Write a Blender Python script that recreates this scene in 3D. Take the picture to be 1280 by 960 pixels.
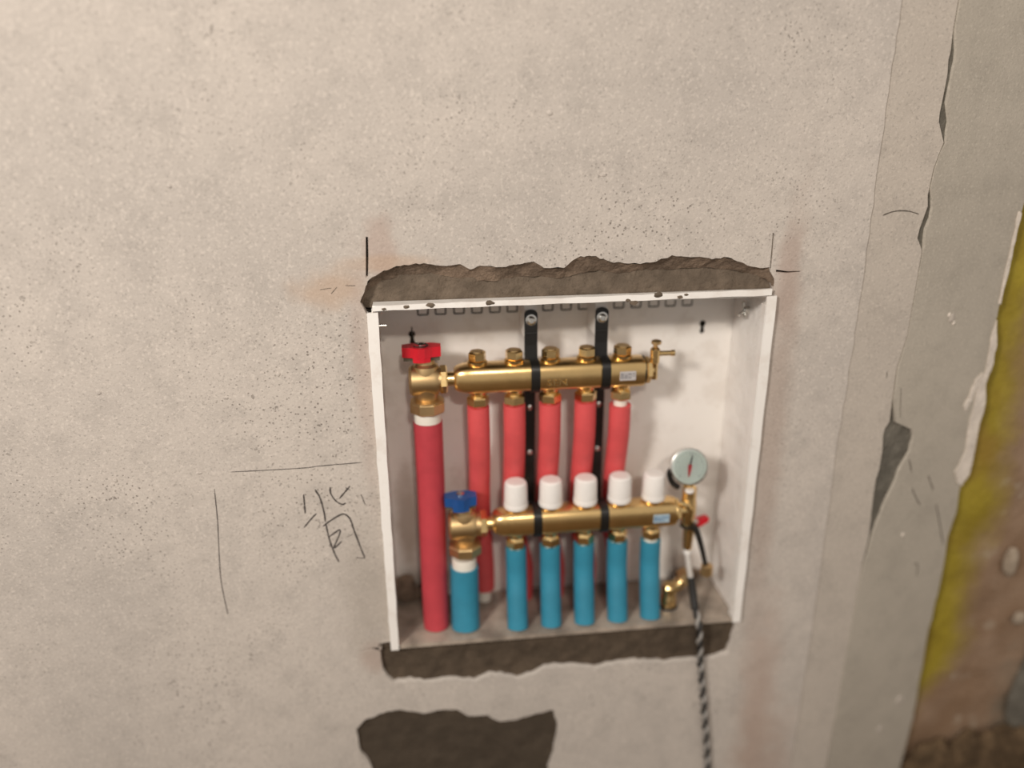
import bpy, bmesh, math, random
from mathutils import Vector, Matrix
for o in list(bpy.data.objects): bpy.data.objects.remove(o)
SC = bpy.context.scene
COL = SC.collection
random.seed(7)

# ------------------------------------------------------------ camera
# world: x right along the wall, y into the wall, z up; origin = top left corner of the cabinet front
cam_d = bpy.data.cameras.new('camera'); cam = bpy.data.objects.new('camera', cam_d); COL.objects.link(cam)
cam_d.sensor_width = 36.0; cam_d.lens = 36.0 * 965.0 / 1280.0
cam_d.clip_start = .01
_p, _y, _r = .34793332, .1158408, -.00630847
fw = Vector((math.sin(_y)*math.cos(_p), math.cos(_y)*math.cos(_p), -math.sin(_p)))
rt = Vector((math.cos(_y), -math.sin(_y), 0)); up = rt.cross(fw)
r2 = rt*math.cos(_r) + up*math.sin(_r); u2 = -rt*math.sin(_r) + up*math.cos(_r)
M = Matrix.Identity(4)
for i in range(3): M[i][0], M[i][1], M[i][2] = r2[i], u2[i], -fw[i]
M.translation = (.06586012, -.89264121, .22446461)
cam.matrix_world = M
cam_d.dof.use_dof = True; cam_d.dof.focus_distance = .925; cam_d.dof.aperture_fstop = .86
SC.camera = cam

# ------------------------------------------------------------ light
world = bpy.data.worlds.new('world'); SC.world = world; world.use_nodes = True
bg = world.node_tree.nodes['Background']; bg.inputs[0].default_value = (1.0, .935, .865, 1); bg.inputs[1].default_value = .43
def area(name, loc, target, size, power, color):
    d = bpy.data.lights.new(name, 'AREA'); d.shape = 'DISK'; d.size = size; d.energy = power; d.color = color
    o = bpy.data.objects.new(name, d); COL.objects.link(o); o.location = loc
    o.rotation_euler = (Vector(target) - Vector(loc)).to_track_quat('-Z', 'Y').to_euler()
area('room_lamp', (-1.05, -1.5, .95), (.1, 0, -.1), .30, 28, (1.0, .94, .87))
area('ceiling_bulb', (.24, -2.0, 1.15), (.25, 0, -.2), .12, 11, (1.0, .90, .78))
SC.view_settings.view_transform = 'Standard'; SC.view_settings.look = 'None'
SC.view_settings.gamma = 1.0; SC.view_settings.use_curve_mapping = False; SC.view_settings.exposure = 0.17

# ------------------------------------------------------------ traced outlines on the wall, millimetres (x, z)
TOP = [(-8.3, 7.1), (-0.5, 25.9), (4.6, 34.2), (17.0, 41.3), (31.1, 46.5), (45.1, 49.9), (59.0, 51.3), (72.8, 50.0), (86.6, 47.7), (110.0, 48.9), (122.0, 42.0), (133.4, 46.4), (152.2, 43.9), (168.3, 45.3), (182.6, 46.8), (196.9, 49.3), (209.4, 41.3), (233.5, 40.5), (249.7, 52.5), (260.3, 54.1), (271.9, 53.8), (288.7, 46.6), (306.4, 44.2), (326.2, 42.7), (345.9, 45.0), (365.2, 52.2), (383.3, 49.8), (400.3, 49.3), (415.7, 45.9), (430.6, 48.4), (444.1, 44.1), (456.7, 39.9), (472.6, 34.5), (490.1, 33.9), (497.9, 19.7), (500.6, 5.5)]
TOPIN = [(-7.8, -1.5), (1.2, 19.5), (20.4, 28.5), (39.4, 34.6), (67.6, 35.6), (95.8, 31.9), (124.3, 27.1), (153.0, 24.3), (182.1, 29.2), (211.3, 28.3), (230.9, 24.8), (255.4, 30.9), (280.0, 34.0), (305.0, 28.4), (329.8, 32.5), (360.0, 32.6), (390.3, 32.7), (420.9, 32.8), (452.1, 28.9), (478.8, 21.0), (498.4, 13.3)]
BOT = [(-18.1, -476.8), (-16.5, -504.1), (-12.5, -527.9), (-1.3, -547.2), (21.4, -544.0), (41.5, -549.0), (58.5, -549.5), (88.1, -548.4), (113.2, -556.8), (134.1, -546.3), (151.4, -548.1), (174.6, -557.7), (196.8, -553.0), (215.4, -542.1), (237.7, -543.1), (258.9, -543.9), (290.0, -551.4), (316.0, -547.0), (344.7, -545.7), (362.8, -546.1), (394.6, -552.3), (434.7, -550.7), (461.8, -552.0), (490.9, -546.3), (494.4, -517.9), (503.4, -484.9)]
PATCH = [(-59.3, -622.3), (-45.7, -606.4), (-29.5, -601.1), (-12.0, -594.4), (5.1, -593.5), (39.0, -604.7), (68.0, -600.7), (87.7, -603.0), (102.5, -616.4), (131.8, -618.4), (149.3, -632.3), (173.1, -632.1), (203.0, -623.7), (229.3, -619.3), (235.8, -654.6), (230.3, -703.3), (222.0, -730.6), (228.7, -771.7), (203.8, -797.7), (116.8, -777.6), (43.4, -778.8), (-28.0, -760.9), (-37.2, -720.2), (-44.5, -688.5), (-56.7, -664.2)]
SLOT1 = [(3.5, 83.2), (6.1, 83.1), (5.1, 61.2), (3.0, 37.1), (0.2, 36.2), (1.8, 59.5)]
SLOT2 = [(489.4, 76.0), (492.1, 74.9), (493.4, 49.6), (493.4, 31.9), (490.4, 31.0), (490.0, 52.7)]
SLOT3 = [(498.7, 30.7), (514.5, 28.2), (531.1, 28.2), (531.4, 26.2), (514.9, 25.2), (499.1, 27.2)]
SLOT4 = [(-43.7, -483.7), (-29.4, -482.4), (-14.1, -482.6), (-14.3, -486.6), (-29.6, -485.8), (-43.8, -485.7)]
CRL = [(679.7, 301.9), (681.3, 279.3), (680.4, 269.1), (682.3, 254.6), (682.1, 240.7), (681.6, 223.2), (681.0, 210.8), (681.8, 201.9), (687.1, 190.2), (692.5, 178.3), (689.6, 167.3), (685.3, 147.0), (684.3, 125.4), (684.0, 115.9), (686.4, 103.4), (683.7, 89.9), (680.9, 76.2), (680.0, 64.4), (686.1, 54.3), (689.0, 47.3), (689.0, -62.1), (682.2, -105.7), (682.8, -128.2), (683.4, -145.3), (685.5, -183.6), (680.3, -193.9), (679.6, -203.3), (682.5, -227.4), (682.5, -255.4), (680.2, -270.1), (680.7, -295.1), (681.5, -314.2), (683.2, -340.0), (684.4, -362.2), (683.3, -386.0), (681.6, -405.9), (680.8, -439.9), (680.6, -553.8), (679.8, -663.2)]
CRR = [(6.6, 302.0), (13.2, 279.5), (14.5, 269.3), (13.3, 254.7), (13.1, 240.8), (12.5, 223.2), (16.6, 210.7), (20.0, 201.7), (20.3, 189.9), (21.9, 178.0), (16.0, 167.1), (12.1, 146.8), (10.9, 125.1), (15.6, 115.4), (18.4, 102.8), (19.0, 89.1), (14.6, 75.6), (16.0, 63.7), (17.0, 53.6), (16.0, 46.6), (15.3, -63.0), (9.3, -106.5), (10.6, -129.1), (10.1, -146.1), (20.8, -185.9), (51.0, -200.6), (57.3, -211.2), (54.1, -235.0), (41.6, -261.5), (39.0, -276.1), (31.3, -300.1), (25.1, -318.2), (18.6, -342.9), (14.3, -364.3), (13.0, -388.0), (9.5, -407.4), (7.1, -441.0), (5.4, -554.7), (4.5, -664.0)]
EDGE = [(176.7, 284.2), (172.1, 211.2), (170.8, 153.9), (165.9, 92.4), (163.2, 63.8), (163.9, 32.4), (163.1, 0.4), (162.3, -32.3), (161.3, -54.4), (169.8, -91.5), (169.1, -126.3), (164.5, -147.0), (171.6, -174.2), (169.6, -223.1), (170.9, -286.9), (161.6, -303.7), (164.4, -352.0), (158.0, -388.9), (162.4, -460.0), (160.8, -521.0), (160.2, -589.0), (164.4, -681.9), (167.0, -732.0), (161.6, -842.0)]
WHITE1 = [(164.4, 88.4), (163.2, 63.8), (163.9, 32.4), (163.1, 0.4), (162.3, -32.3), (158.9, -29.8), (158.9, 0.7), (159.7, 32.7), (159.5, 57.8), (159.7, 90.6)]
WHITE2 = [(161.3, -54.4), (171.3, -91.6), (170.6, -126.4), (166.0, -147.2), (173.1, -174.4), (171.1, -223.3), (172.5, -287.2), (162.0, -305.1), (152.9, -298.4), (144.1, -280.1), (150.0, -268.2), (155.7, -243.7), (152.1, -205.9), (153.2, -175.6), (153.3, -148.1), (161.5, -130.1), (160.7, -99.8), (158.7, -71.1)]
WHITE3 = [(157.1, -129.6), (152.7, -145.6), (147.2, -168.8), (139.7, -184.7), (134.9, -176.9), (141.7, -158.6), (146.5, -137.8)]
LUMP = [(83.7, -45.4), (92.8, 334.1)]
PENCIL = [[(-181.4, -202.1), (-143.6, -202.4), (-92.5, -202.3), (-72.7, -200.8), (-20.7, -199.1)], [(-203.8, -224.2), (-206.0, -270.8), (-210.0, -314.3), (-213.0, -356.2), (-211.8, -396.5), (-210.9, -409.2)]]
HAND = [[(-96.5, -239.1), (-96.8, -255.7), (-97.1, -266.6)], [(-100.6, -286.8), (-89.3, -273.6), (-83.2, -267.6)], [(-81.8, -233.3), (-76.7, -245.6), (-73.5, -266.0), (-73.0, -280.6)], [(-63.0, -230.9), (-62.6, -240.9), (-57.2, -251.3), (-50.0, -256.7), (-44.9, -255.0)], [(-53.2, -248.7), (-44.9, -239.2), (-38.0, -231.1)], [(-43.7, -233.0), (-38.0, -237.4)], [(-25.1, -244.0), (-21.1, -258.7)], [(-76.6, -286.8), (-67.1, -279.6), (-53.8, -271.8), (-47.4, -271.4), (-41.6, -278.5), (-37.8, -295.1), (-31.8, -319.5), (-26.7, -338.8)], [(-72.5, -283.6), (-70.5, -304.5), (-65.9, -325.9), (-60.7, -341.5)], [(-70.3, -303.0), (-56.8, -293.6), (-56.5, -299.6), (-65.4, -319.9), (-54.3, -310.2)], [(-47.5, -304.8), (-40.8, -301.4)], [(-38.3, -336.6), (-26.7, -338.8)]]
SCR = [[(55.4, -246.0), (59.5, -255.9), (64.1, -267.6)], [(70.7, -293.9), (81.7, -311.8), (91.7, -324.9)], [(95.6, -277.3), (102.7, -289.6), (110.6, -303.7)], [(121.6, -328.5), (133.8, -357.2), (151.5, -401.5)], [(102.4, -425.7), (109.8, -429.0), (112.0, -449.4)], [(18.9, -135.8), (26.0, -178.6)]]
CRK = [[(629.5, 93.5), (639.3, 97.1), (649.4, 98.6), (662.6, 97.8), (676.5, 93.9)], [(-52.7, 23.8), (-45.2, 27.4), (-39.9, 25.3)], [(-23.3, 27.6), (-17.7, 29.3), (-12.4, 27.2)], [(-40.4, 18.7), (-39.0, 25.3), (-33.5, 26.0)]]
YEL = [(850.0, 90.5), (911.1, -155.5), (912.7, -475.9), (913.9, -645.2), (883.0, -740.8), (956.8, -449.0), (997.0, -561.8), (1035.7, -707.5), (853.9, -859.3), (944.0, -790.9), (1086.5, -889.4)]
CORD = [(437.7, -5.0, -493.4), (445.8, -5.0, -550.8), (456.8, -5.0, -625.6), (473.7, -5.0, -752.8)]
CREASE = [(613.4, 331.0), (611.5, 122.0), (618.2, -125.1), (609.8, -181.7), (620.1, -421.1), (619.8, -676.7)]
ST = [(-38.8, 27.1), (23.1, 65.3), (511.6, 52.1), (522.1, -34.3), (513.2, -142.3), (549.6, -629.9), (567.8, -678.5), (-47.9, -395.7), (746.1, -40.7), (-233.6, 111.7), (-255.9, -82.6)]
KEY = [(450.7, -69.1), (48.1, -67.9), (16.4, -48.9), (514.6, -45.0)]
KEY2 = [(18.8, -35.3), (492.2, -31.6)]
LIP = [(45.6, 5.9), (73.6, 6.9), (143.4, 7.3), (311.4, 4.5), (318.4, 1.3), (348.8, 10.2), (376.1, 6.3), (383.9, 9.0), (19.5, 4.0)]
def mm(pts): return [(a/1000, b/1000) for a, b in pts]

# ------------------------------------------------------------ materials
class NT:
    def __init__(s, name):
        s.m = bpy.data.materials.new(name); s.m.use_nodes = True
        s.n = s.m.node_tree.nodes; s.l = s.m.node_tree.links
        s.b = s.n['Principled BSDF']; s.co = s.n.new('ShaderNodeTexCoord').outputs['Object']
    def set(s, k, v):
        i = s.b.inputs[k]
        if hasattr(v, 'is_output') or isinstance(v, bpy.types.NodeSocket): s.l.new(v, i)
        else: i.default_value = v
    def put(s, sock, v):
        if isinstance(v, bpy.types.NodeSocket): s.l.new(v, sock)
        elif isinstance(v, tuple) and len(v) == 3 and sock.type == 'RGBA': sock.default_value = (*v, 1)
        else: sock.default_value = v
    def noise(s, scale, detail=4, rough=.55, co=None, out='Fac', dist=0):
        n = s.n.new('ShaderNodeTexNoise'); n.inputs['Scale'].default_value = scale; n.inputs['Detail'].default_value = detail
        n.inputs['Roughness'].default_value = rough; n.inputs['Distortion'].default_value = dist
        s.l.new(co or s.co, n.inputs['Vector']); return n.outputs[out]
    def voro(s, scale, out='Distance', co=None):
        n = s.n.new('ShaderNodeTexVoronoi'); n.inputs['Scale'].default_value = scale
        s.l.new(co or s.co, n.inputs['Vector']); return n.outputs[out]
    def rng(s, v, a, b, c=0., d=1., smooth=True):
        n = s.n.new('ShaderNodeMapRange'); n.interpolation_type = 'SMOOTHSTEP' if smooth else 'LINEAR'
        s.put(n.inputs[0], v)
        for i, x in enumerate((a, b, c, d)): n.inputs[i+1].default_value = x
        return n.outputs[0]
    def math(s, op, a, b=0.):
        n = s.n.new('ShaderNodeMath'); n.operation = op; s.put(n.inputs[0], a); s.put(n.inputs[1], b); return n.outputs[0]
    def vmath(s, op, a, b=None):
        n = s.n.new('ShaderNodeVectorMath'); n.operation = op; s.put(n.inputs[0], a)
        if b is not None: s.put(n.inputs[1], b)
        return n.outputs['Value' if op == 'LENGTH' else 'Vector']
    def mix(s, f, a, b):
        n = s.n.new('ShaderNodeMix'); n.data_type = 'RGBA'
        s.put(n.inputs[0], f); s.put(n.inputs[6], a); s.put(n.inputs[7], b); return n.outputs[2]
    def sep(s):
        n = s.n.new('ShaderNodeSeparateXYZ'); s.l.new(s.co, n.inputs[0]); return n.outputs
    def bump(s, h, strength, dist=.002):
        n = s.n.new('ShaderNodeBump'); n.inputs['Strength'].default_value = strength; n.inputs['Distance'].default_value = dist
        s.l.new(h, n.inputs['Height']); s.l.new(n.outputs[0], s.b.inputs['Normal'])
    def blob(s, cx, cz, rx, rz, soft=.5, wob=.25):
        d = s.vmath('SUBTRACT', s.co, (cx, 0, cz)); d = s.vmath('MULTIPLY', d, (1/rx, 0, 1/rz))
        nz = s.vmath('SUBTRACT', s.noise(30, 3, out='Color'), (.5, .5, .5)); nz = s.vmath('MULTIPLY', nz, (wob*4, 0, wob*4))
        return s.rng(s.vmath('LENGTH', s.vmath('ADD', d, nz)), 1-soft, 1+soft*.4, 1., 0.)

def simple(name, color, rough=.5, metal=0., var=.12, scale=30, bump=0., spec=None, coat=0.):
    t = NT(name); n = t.noise(scale, 4)
    dk = tuple(c*(1-var) for c in color); lt = tuple(min(1, c*(1+var)) for c in color)
    t.set('Base Color', t.mix(t.rng(n, .3, .7), dk, lt)); t.set('Roughness', rough); t.set('Metallic', metal)
    if coat: t.set('Coat Weight', coat)
    if spec is not None: t.set('Specular IOR Level', spec)
    if bump: t.bump(t.noise(scale*6, 3), bump, .001)
    return t.m

def plaster(name, base, warm, smooth_from=None, stains=()):
    t = NT(name)
    c = t.mix(t.rng(t.noise(3.2, 5), .35, .68), base, warm)
    c = t.mix(t.rng(t.noise(22, 5, .65), .42, .75, 0, .55), c, tuple(x*.80 for x in base))
    c = t.mix(t.rng(t.noise(260, 2, .6), .52, .72, 0, .55), c, tuple(min(1, x*1.22) for x in warm))
    c = t.mix(t.rng(t.noise(330, 2, .6), .56, .74, 0, .55), c, tuple(x*.6 for x in base))
    # dark pits, in clusters
    clus = t.rng(t.noise(6, 4, .6), .46, .66, .12, 1)
    pit = t.rng(t.math('ADD', t.voro(170), t.math('MULTIPLY', t.noise(500, 2), .25)), .27, .36, 1, 0)
    sel = t.rng(t.voro(170, 'Color'), .50, .70)
    pits = t.math('MULTIPLY', t.math('MULTIPLY', pit, sel), clus)
    pit2 = t.math('MULTIPLY', t.rng(t.noise(120, 3, .6), .66, .72), clus)
    pits = t.math('MAXIMUM', pits, pit2)
    pit3 = t.math('MULTIPLY', t.rng(t.math('ADD', t.voro(34), t.math('MULTIPLY', t.noise(300, 2), .1)), .09, .12, 1, 0), t.rng(t.voro(34, 'Color'), .62, .7))
    pits = t.math('MAXIMUM', pits, pit3)
    if smooth_from is not None:
        keep = t.rng(t.sep()[0], smooth_from-.12, smooth_from, 1, .12)
        pits = t.math('MULTIPLY', pits, keep)
    c = t.mix(t.math('MULTIPLY', pits, .62), c, (.10, .08, .065))
    for (cx, cz, rx, rz, soft, col, k) in stains:
        c = t.mix(t.math('MULTIPLY', t.blob(cx, cz, rx, rz, soft), k), c, col)
    t.set('Base Color', c); t.set('Roughness', .88); t.set('Specular IOR Level', .25)
    h = t.math('ADD', t.math('MULTIPLY', t.noise(240, 3, .65), .5), t.math('MULTIPLY', t.noise(18, 4), .8))
    h = t.math('SUBTRACT', h, t.math('MULTIPLY', pits, .9))
    t.bump(h, .42, .003)
    return t.m

PINK = (.42, .31, .26); ORNG = (.48, .32, .21)
STAINS = [(-.040, .024, .046, .026, .7, ORNG, .5), (.018, .070, .022, .040, .5, PINK, .55), (.020, .052, .06, .012, .6, ORNG, .4),
          (.514, .050, .016, .034, .7, PINK, .45), (.515, .000, .022, .05, .7, PINK, .45), (.520, -.22, .022, .34, .8, (.36, .26, .21), .45),
          (.545, -.62, .032, .18, .9, (.40, .27, .21), .5), (.565, -.80, .06, .16, .8, (.38, .26, .20), .5),
          (-.025, -.500, .022, .028, .6, PINK, .6), (-.02, -.40, .05, .14, .8, (.36, .31, .26), .45), (-.01, -.1, .014, .16, .8, PINK, .4)]
M_WALL = plaster('plaster_wall', (.490, .440, .395), (.560, .500, .445), .60, STAINS)
M_PIER = plaster('pier_plaster', (.420, .375, .315), (.475, .425, .358), -1.0)
M_BAND = plaster('trowelled_band', (.475, .420, .365), (.505, .445, .385), -1.0)

def mortar(name, base, var=.2, b=.7):
    t = NT(name)
    c = t.mix(t.rng(t.noise(35, 5, .65), .35, .7), tuple(x*(1-var) for x in base), tuple(x*(1+var) for x in base))
    c = t.mix(t.rng(t.noise(240, 2), .58, .75, 0, .5), c, tuple(x*.45 for x in base))
    t.set('Base Color', c); t.set('Roughness', .9); t.set('Specular IOR Level', .2)
    t.bump(t.math('ADD', t.noise(180, 3), t.noise(40, 4)), b, .003); return t.m
M_MTOP = mortar('grey_brown_mortar', (.150, .115, .085))
M_RIM = mortar('chipped_plaster', (.200, .145, .105), .35)
M_MBOT = mortar('damp_dark_cement', (.090, .066, .046))
M_PATCH = mortar('fresh_dark_cement', (.070, .053, .038), .12, .4)
M_GREY = mortar('grey_cement', (.155, .140, .115))
M_CORE = mortar('wall_core', (.06, .05, .04))
M_WHITEPL = mortar('white_gypsum', (.72, .64, .56), .08, .6); M_LUMP = mortar('pale_render', (.36, .29, .22), .15, .6)
M_PENCIL = simple('pencil', (.06, .05, .045), .8)
M_SCR = simple('scratch', (.13, .11, .09), .9)

def yellow_wall():
    t = NT('yellow_primed_masonry')
    x = t.sep()[0]
    e = t.math('ADD', x, t.math('MULTIPLY', t.math('SUBTRACT', t.noise(9, 5, .6), .5), .10))
    yel = t.mix(t.rng(t.noise(14, 5), .35, .7), (.245, .175, .010), (.345, .262, .020))
    brn = t.mix(t.rng(t.noise(10, 5), .35, .68), (.235, .145, .085), (.31, .21, .14))
    brn = t.mix(t.rng(t.noise(28, 4), .6, .72, 0, .5), brn, (.40, .33, .25))
    e = t.math('ADD', e, t.rng(t.sep()[2], -.62, -.78, 0, .09))
    yel = t.mix(t.rng(t.noise(5, 3), .45, .62, 0, .55), yel, (.30, .175, .030))
    c = t.mix(t.rng(e, .875, .945), yel, brn)
    low = t.blob(1.08, -.74, .08, .16, .7); c = t.mix(t.math('MULTIPLY', low, .85), c, (.14, .13, .10))
    t.set('Base Color', c); t.set('Roughness', .75); t.bump(t.math('ADD', t.noise(90, 4), t.noise(20, 4)), .6, .004)
    return t.m
M_YEL = yellow_wall()
M_FLOOR = mortar('dark_screed', (.115, .075, .042), .35)

def enamel(name, dirt, k, wav=0., stains=()):
    t = NT(name)
    c = t.mix(t.rng(t.noise(6, 3), .3, .7), (.86, .82, .775), (.90, .86, .815))
    c = t.mix(t.math('MULTIPLY', t.rng(t.noise(28, 5, .65), .48, .66), k), c, dirt)
    for (cx, cz, rx, rz, soft, col, q) in stains: c = t.mix(t.math('MULTIPLY', t.blob(cx, cz, rx, rz, soft), q), c, col)
    t.set('Base Color', c); t.set('Roughness', .34)
    if wav: t.bump(t.noise(45, 3), wav, .004)
    return t.m
M_WHITE = enamel('white_enamel', (.55, .47, .40), .25)
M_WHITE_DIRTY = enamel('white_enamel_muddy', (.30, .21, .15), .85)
M_GREYBR = simple('grey_brown_enamel', (.33, .275, .225), .22, var=.35, scale=24)  # darker grey-brown finish for the bottom panel and lower front lip
M_FILM = enamel('white_enamel_wrinkled_film', (.66, .6, .54), .3, 1.0)
M_FLANGE = enamel('white_flange', (.60, .5, .42), .25)

def brass(name, col, rough):
    t = NT(name)
    c = t.mix(t.rng(t.noise(25, 4), .35, .7), tuple(x*.86 for x in col), col)
    t.set('Base Color', c); t.set('Metallic', 1.); t.set('Roughness', rough)
    t.bump(t.noise(220, 2), .05, .001); return t.m
M_BRASS = brass('brushed_brass', (.95, .66, .30), .28)
M_BRASSN = brass('bright_brass', (.92, .66, .31), .24)
M_BRASSD = brass('dull_cast_brass', (.70, .49, .25), .42)
M_RED = simple('red_foam_sleeve', (.66, .085, .088), .55, var=.08, bump=.08)
M_REDM = simple('crimson_foam_sleeve', (.50, .050, .065), .55, var=.08, bump=.08)
M_BLUE = simple('blue_foam_sleeve', (.030, .235, .350), .55, var=.08, bump=.08)
M_REDP = simple('red_plastic', (.60, .012, .025), .35)
M_BLUEP = simple('blue_plastic', (.012, .075, .26), .38)
M_WPL = simple('white_plastic', (.84, .80, .76), .35, var=.03)
M_PEX = simple('white_pipe', (.80, .75, .66), .4, var=.04)
M_BLACK = simple('black_painted_steel', (.010, .009, .008), .35, var=.2)
M_RUBBER = simple('black_rubber', (.012, .010, .009), .5, var=.2)
M_STEEL = simple('zinc_steel', (.70, .69, .66), .25, 1., var=.1)
M_DIAL = simple('gauge_dial', (.64, .67, .63), .4, var=.05)
M_DARKBR = simple('dark_handle_underside', (.10, .085, .055), .5)
M_LAB1 = simple('pale_grey_sticker', (.50, .47, .46), .45, var=.03)
M_LAB2 = simple('pale_blue_sticker', (.40, .52, .60), .45, var=.03)
M_INK1 = simple('grey_ink', (.24, .23, .25), .5); M_INK2 = simple('blue_ink', (.07, .19, .36), .5)
M_GREYC = simple('grey_strand', (.30, .28, .26), .5)
M_CLEAR = simple('milky_hose', (.58, .54, .50), .3)
M_WIRE = simple('dark_wire', (.03, .022, .018), .5)
def glass():
    t = NT('clear_glass'); t.set('Base Color', (.95, 1, .98, 1)); t.set('Roughness', .04); t.set('Transmission Weight', 1.); t.set('IOR', 1.1); return t.m
M_GLASS = glass()

# ------------------------------------------------------------ mesh helpers
def V(*a): return Vector(a)
def lathe(bm, prof, origin, axis='z', seg=24, phase=0.):
    """prof: [(radius, height along axis)], closed with caps"""
    ax = {'x': (V(0,1,0), V(0,0,1), V(1,0,0)), 'y': (V(1,0,0), V(0,0,1), V(0,1,0)), 'z': (V(1,0,0), V(0,1,0), V(0,0,1))}[axis] if isinstance(axis, str) else axis
    o = Vector(origin); rings = []
    for r, h in prof:
        rings.append([bm.verts.new(o + ax[2]*h + (ax[0]*math.cos(phase+2*math.pi*i/seg) + ax[1]*math.sin(phase+2*math.pi*i/seg))*r) for i in range(seg)])
    for a, b in zip(rings, rings[1:]):
        for i in range(seg): bm.faces.new((a[i], a[(i+1) % seg], b[(i+1) % seg], b[i]))
    bm.faces.new(rings[0][::-1]); bm.faces.new(rings[-1])
def hexnut(bm, r, h0, h1, origin, axis='z', phase=.3, ch=.0012, seg=6):
    lathe(bm, [(r-ch, h0), (r, h0+ch), (r, h1-ch), (r-ch, h1)], origin, axis, seg, phase)
def catmull(pts, n=8):
    p = [Vector(a) for a in pts]; p = [p[0]*2-p[1]] + p + [p[-1]*2-p[-2]]; out = []
    for i in range(1, len(p)-2):
        for k in range(n):
            t = k/n; a, b, c, d = p[i-1:i+3]
            out.append(.5*((2*b) + (c-a)*t + (2*a-5*b+4*c-d)*t*t + (3*b-a-3*c+d)*t**3))
    out.append(p[-2]); return out
def tube(bm, pts, r, seg=12, smooth=8):
    P = catmull(pts, smooth) if smooth else [Vector(a) for a in pts]
    rad = r if callable(r) else (lambda t: r)
    rings = []; nrm = None
    for i, p in enumerate(P):
        d = (P[min(i+1, len(P)-1)] - P[max(i-1, 0)]).normalized()
        if nrm is None: nrm = d.orthogonal().normalized()
        nrm = (nrm - d*nrm.dot(d)).normalized(); bn = d.cross(nrm); q = rad(i/(len(P)-1))
        rings.append([bm.verts.new(p + (nrm*math.cos(2*math.pi*k/seg) + bn*math.sin(2*math.pi*k/seg))*q) for k in range(seg)])
    for a, b in zip(rings, rings[1:]):
        for i in range(seg): bm.faces.new((a[i], a[(i+1) % seg], b[(i+1) % seg], b[i]))
    bm.faces.new(rings[0][::-1]); bm.faces.new(rings[-1])
def box(bm, x0, x1, y0, y1, z0, z1, bev=0., seg=2):
    t = bmesh.new(); bmesh.ops.create_cube(t, size=1)
    bmesh.ops.scale(t, verts=t.verts, vec=(x1-x0, y1-y0, z1-z0)); bmesh.ops.translate(t, verts=t.verts, vec=((x0+x1)/2, (y0+y1)/2, (z0+z1)/2))
    if bev: bmesh.ops.bevel(t, geom=list(t.edges), offset=bev, segments=seg, profile=.6, affect='EDGES')
    me = bpy.data.meshes.new('t'); t.to_mesh(me); t.free(); bm.from_mesh(me); bpy.data.meshes.remove(me)
def prism(bm, pts, d0, d1, fn):
    """2-D outline pts extruded from d0 to d1; fn(a, b, d) -> point"""
    A = [bm.verts.new(fn(a, b, d0)) for a, b in pts]; B = [bm.verts.new(fn(a, b, d1)) for a, b in pts]
    n = len(pts)
    for i in range(n): bm.faces.new((A[i], A[(i+1) % n], B[(i+1) % n], B[i]))
    bm.faces.new(A[::-1]); bm.faces.new(B)
XZ = lambda a, b, d: (a, d, b)
YZ = lambda a, b, d: (d, a, b)
XY = lambda a, b, d: (a, b, d)
def obj(name, bm, mat, parent=None, smooth=True, bevel=0., local=False):
    bmesh.ops.recalc_face_normals(bm, faces=bm.faces)
    if parent is not None and not local: bmesh.ops.translate(bm, verts=bm.verts, vec=-Vector(parent['o']))
    me = bpy.data.meshes.new(name); bm.to_mesh(me); bm.free()
    me.materials.append(mat); o = bpy.data.objects.new(name, me); COL.objects.link(o)
    if smooth:
        for p in me.polygons: p.use_smooth = True
        me.set_sharp_from_angle(angle=math.radians(32))
    if parent is not None: o.parent = parent['e']
    return o
def sub(o, root): return {'e': o, 'o': root['o']}
def mk(name, fn, mat, parent, **k):
    bm = bmesh.new(); fn(bm); return obj(name, bm, mat, parent, **k)
def thing(name, loc, label, cat, group=None):
    e = bpy.data.objects.new(name, None); COL.objects.link(e); e.location = loc; e.empty_display_size = .01
    e['label'] = label; e['category'] = cat
    if group: e['group'] = group
    return {'e': e, 'o': Vector(loc)}
def struct(o): o['kind'] = 'structure'; return {'e': o, 'o': Vector((0, 0, 0))}
def copy_thing(t, dx, label):
    r = t['e'].copy(); COL.objects.link(r); r.location.x += dx; r['label'] = label
    for c in t['e'].children:
        k = c.copy(); COL.objects.link(k); k.parent = r
        for g in c.children:
            q = g.copy(); COL.objects.link(q); q.parent = k
    return r
def filled(outer, holes, y0, y1):
    """flat sheet with holes, outline in x-z, from depth y0 (front) to y1"""
    cu = bpy.data.curves.new('t', 'CURVE'); cu.dimensions = '2D'; cu.fill_mode = 'BOTH'; cu.extrude = (y1-y0)/2
    for loop in [outer] + list(holes):
        s = cu.splines.new('POLY'); s.points.add(len(loop)-1); s.use_cyclic_u = True
        for p, (a, b) in zip(s.points, loop): p.co = (a, b, 0, 1)
    o = bpy.data.objects.new('t', cu); me = bpy.data.meshes.new_from_object(o)
    bm = bmesh.new(); bm.from_mesh(me); bpy.data.objects.remove(o); bpy.data.curves.remove(cu); bpy.data.meshes.remove(me)
    bmesh.ops.remove_doubles(bm, verts=bm.verts, dist=1e-6)
    for v in bm.verts: v.co = (v.co.x, (y0+y1)/2 + v.co.z, v.co.y)
    return bm
def ragged(pts, amp, n=3, closed=False):
    out = []; P = pts + ([pts[0]] if closed else [])
    for (a, b), (c, d) in zip(P, P[1:]):
        out.append((a, b))
        for k in range(1, n):
            t = k/n; out.append((a+(c-a)*t + random.uniform(-amp, amp), b+(d-b)*t + random.uniform(-amp, amp)))
    if not closed: out.append(P[-1])
    return out
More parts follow.
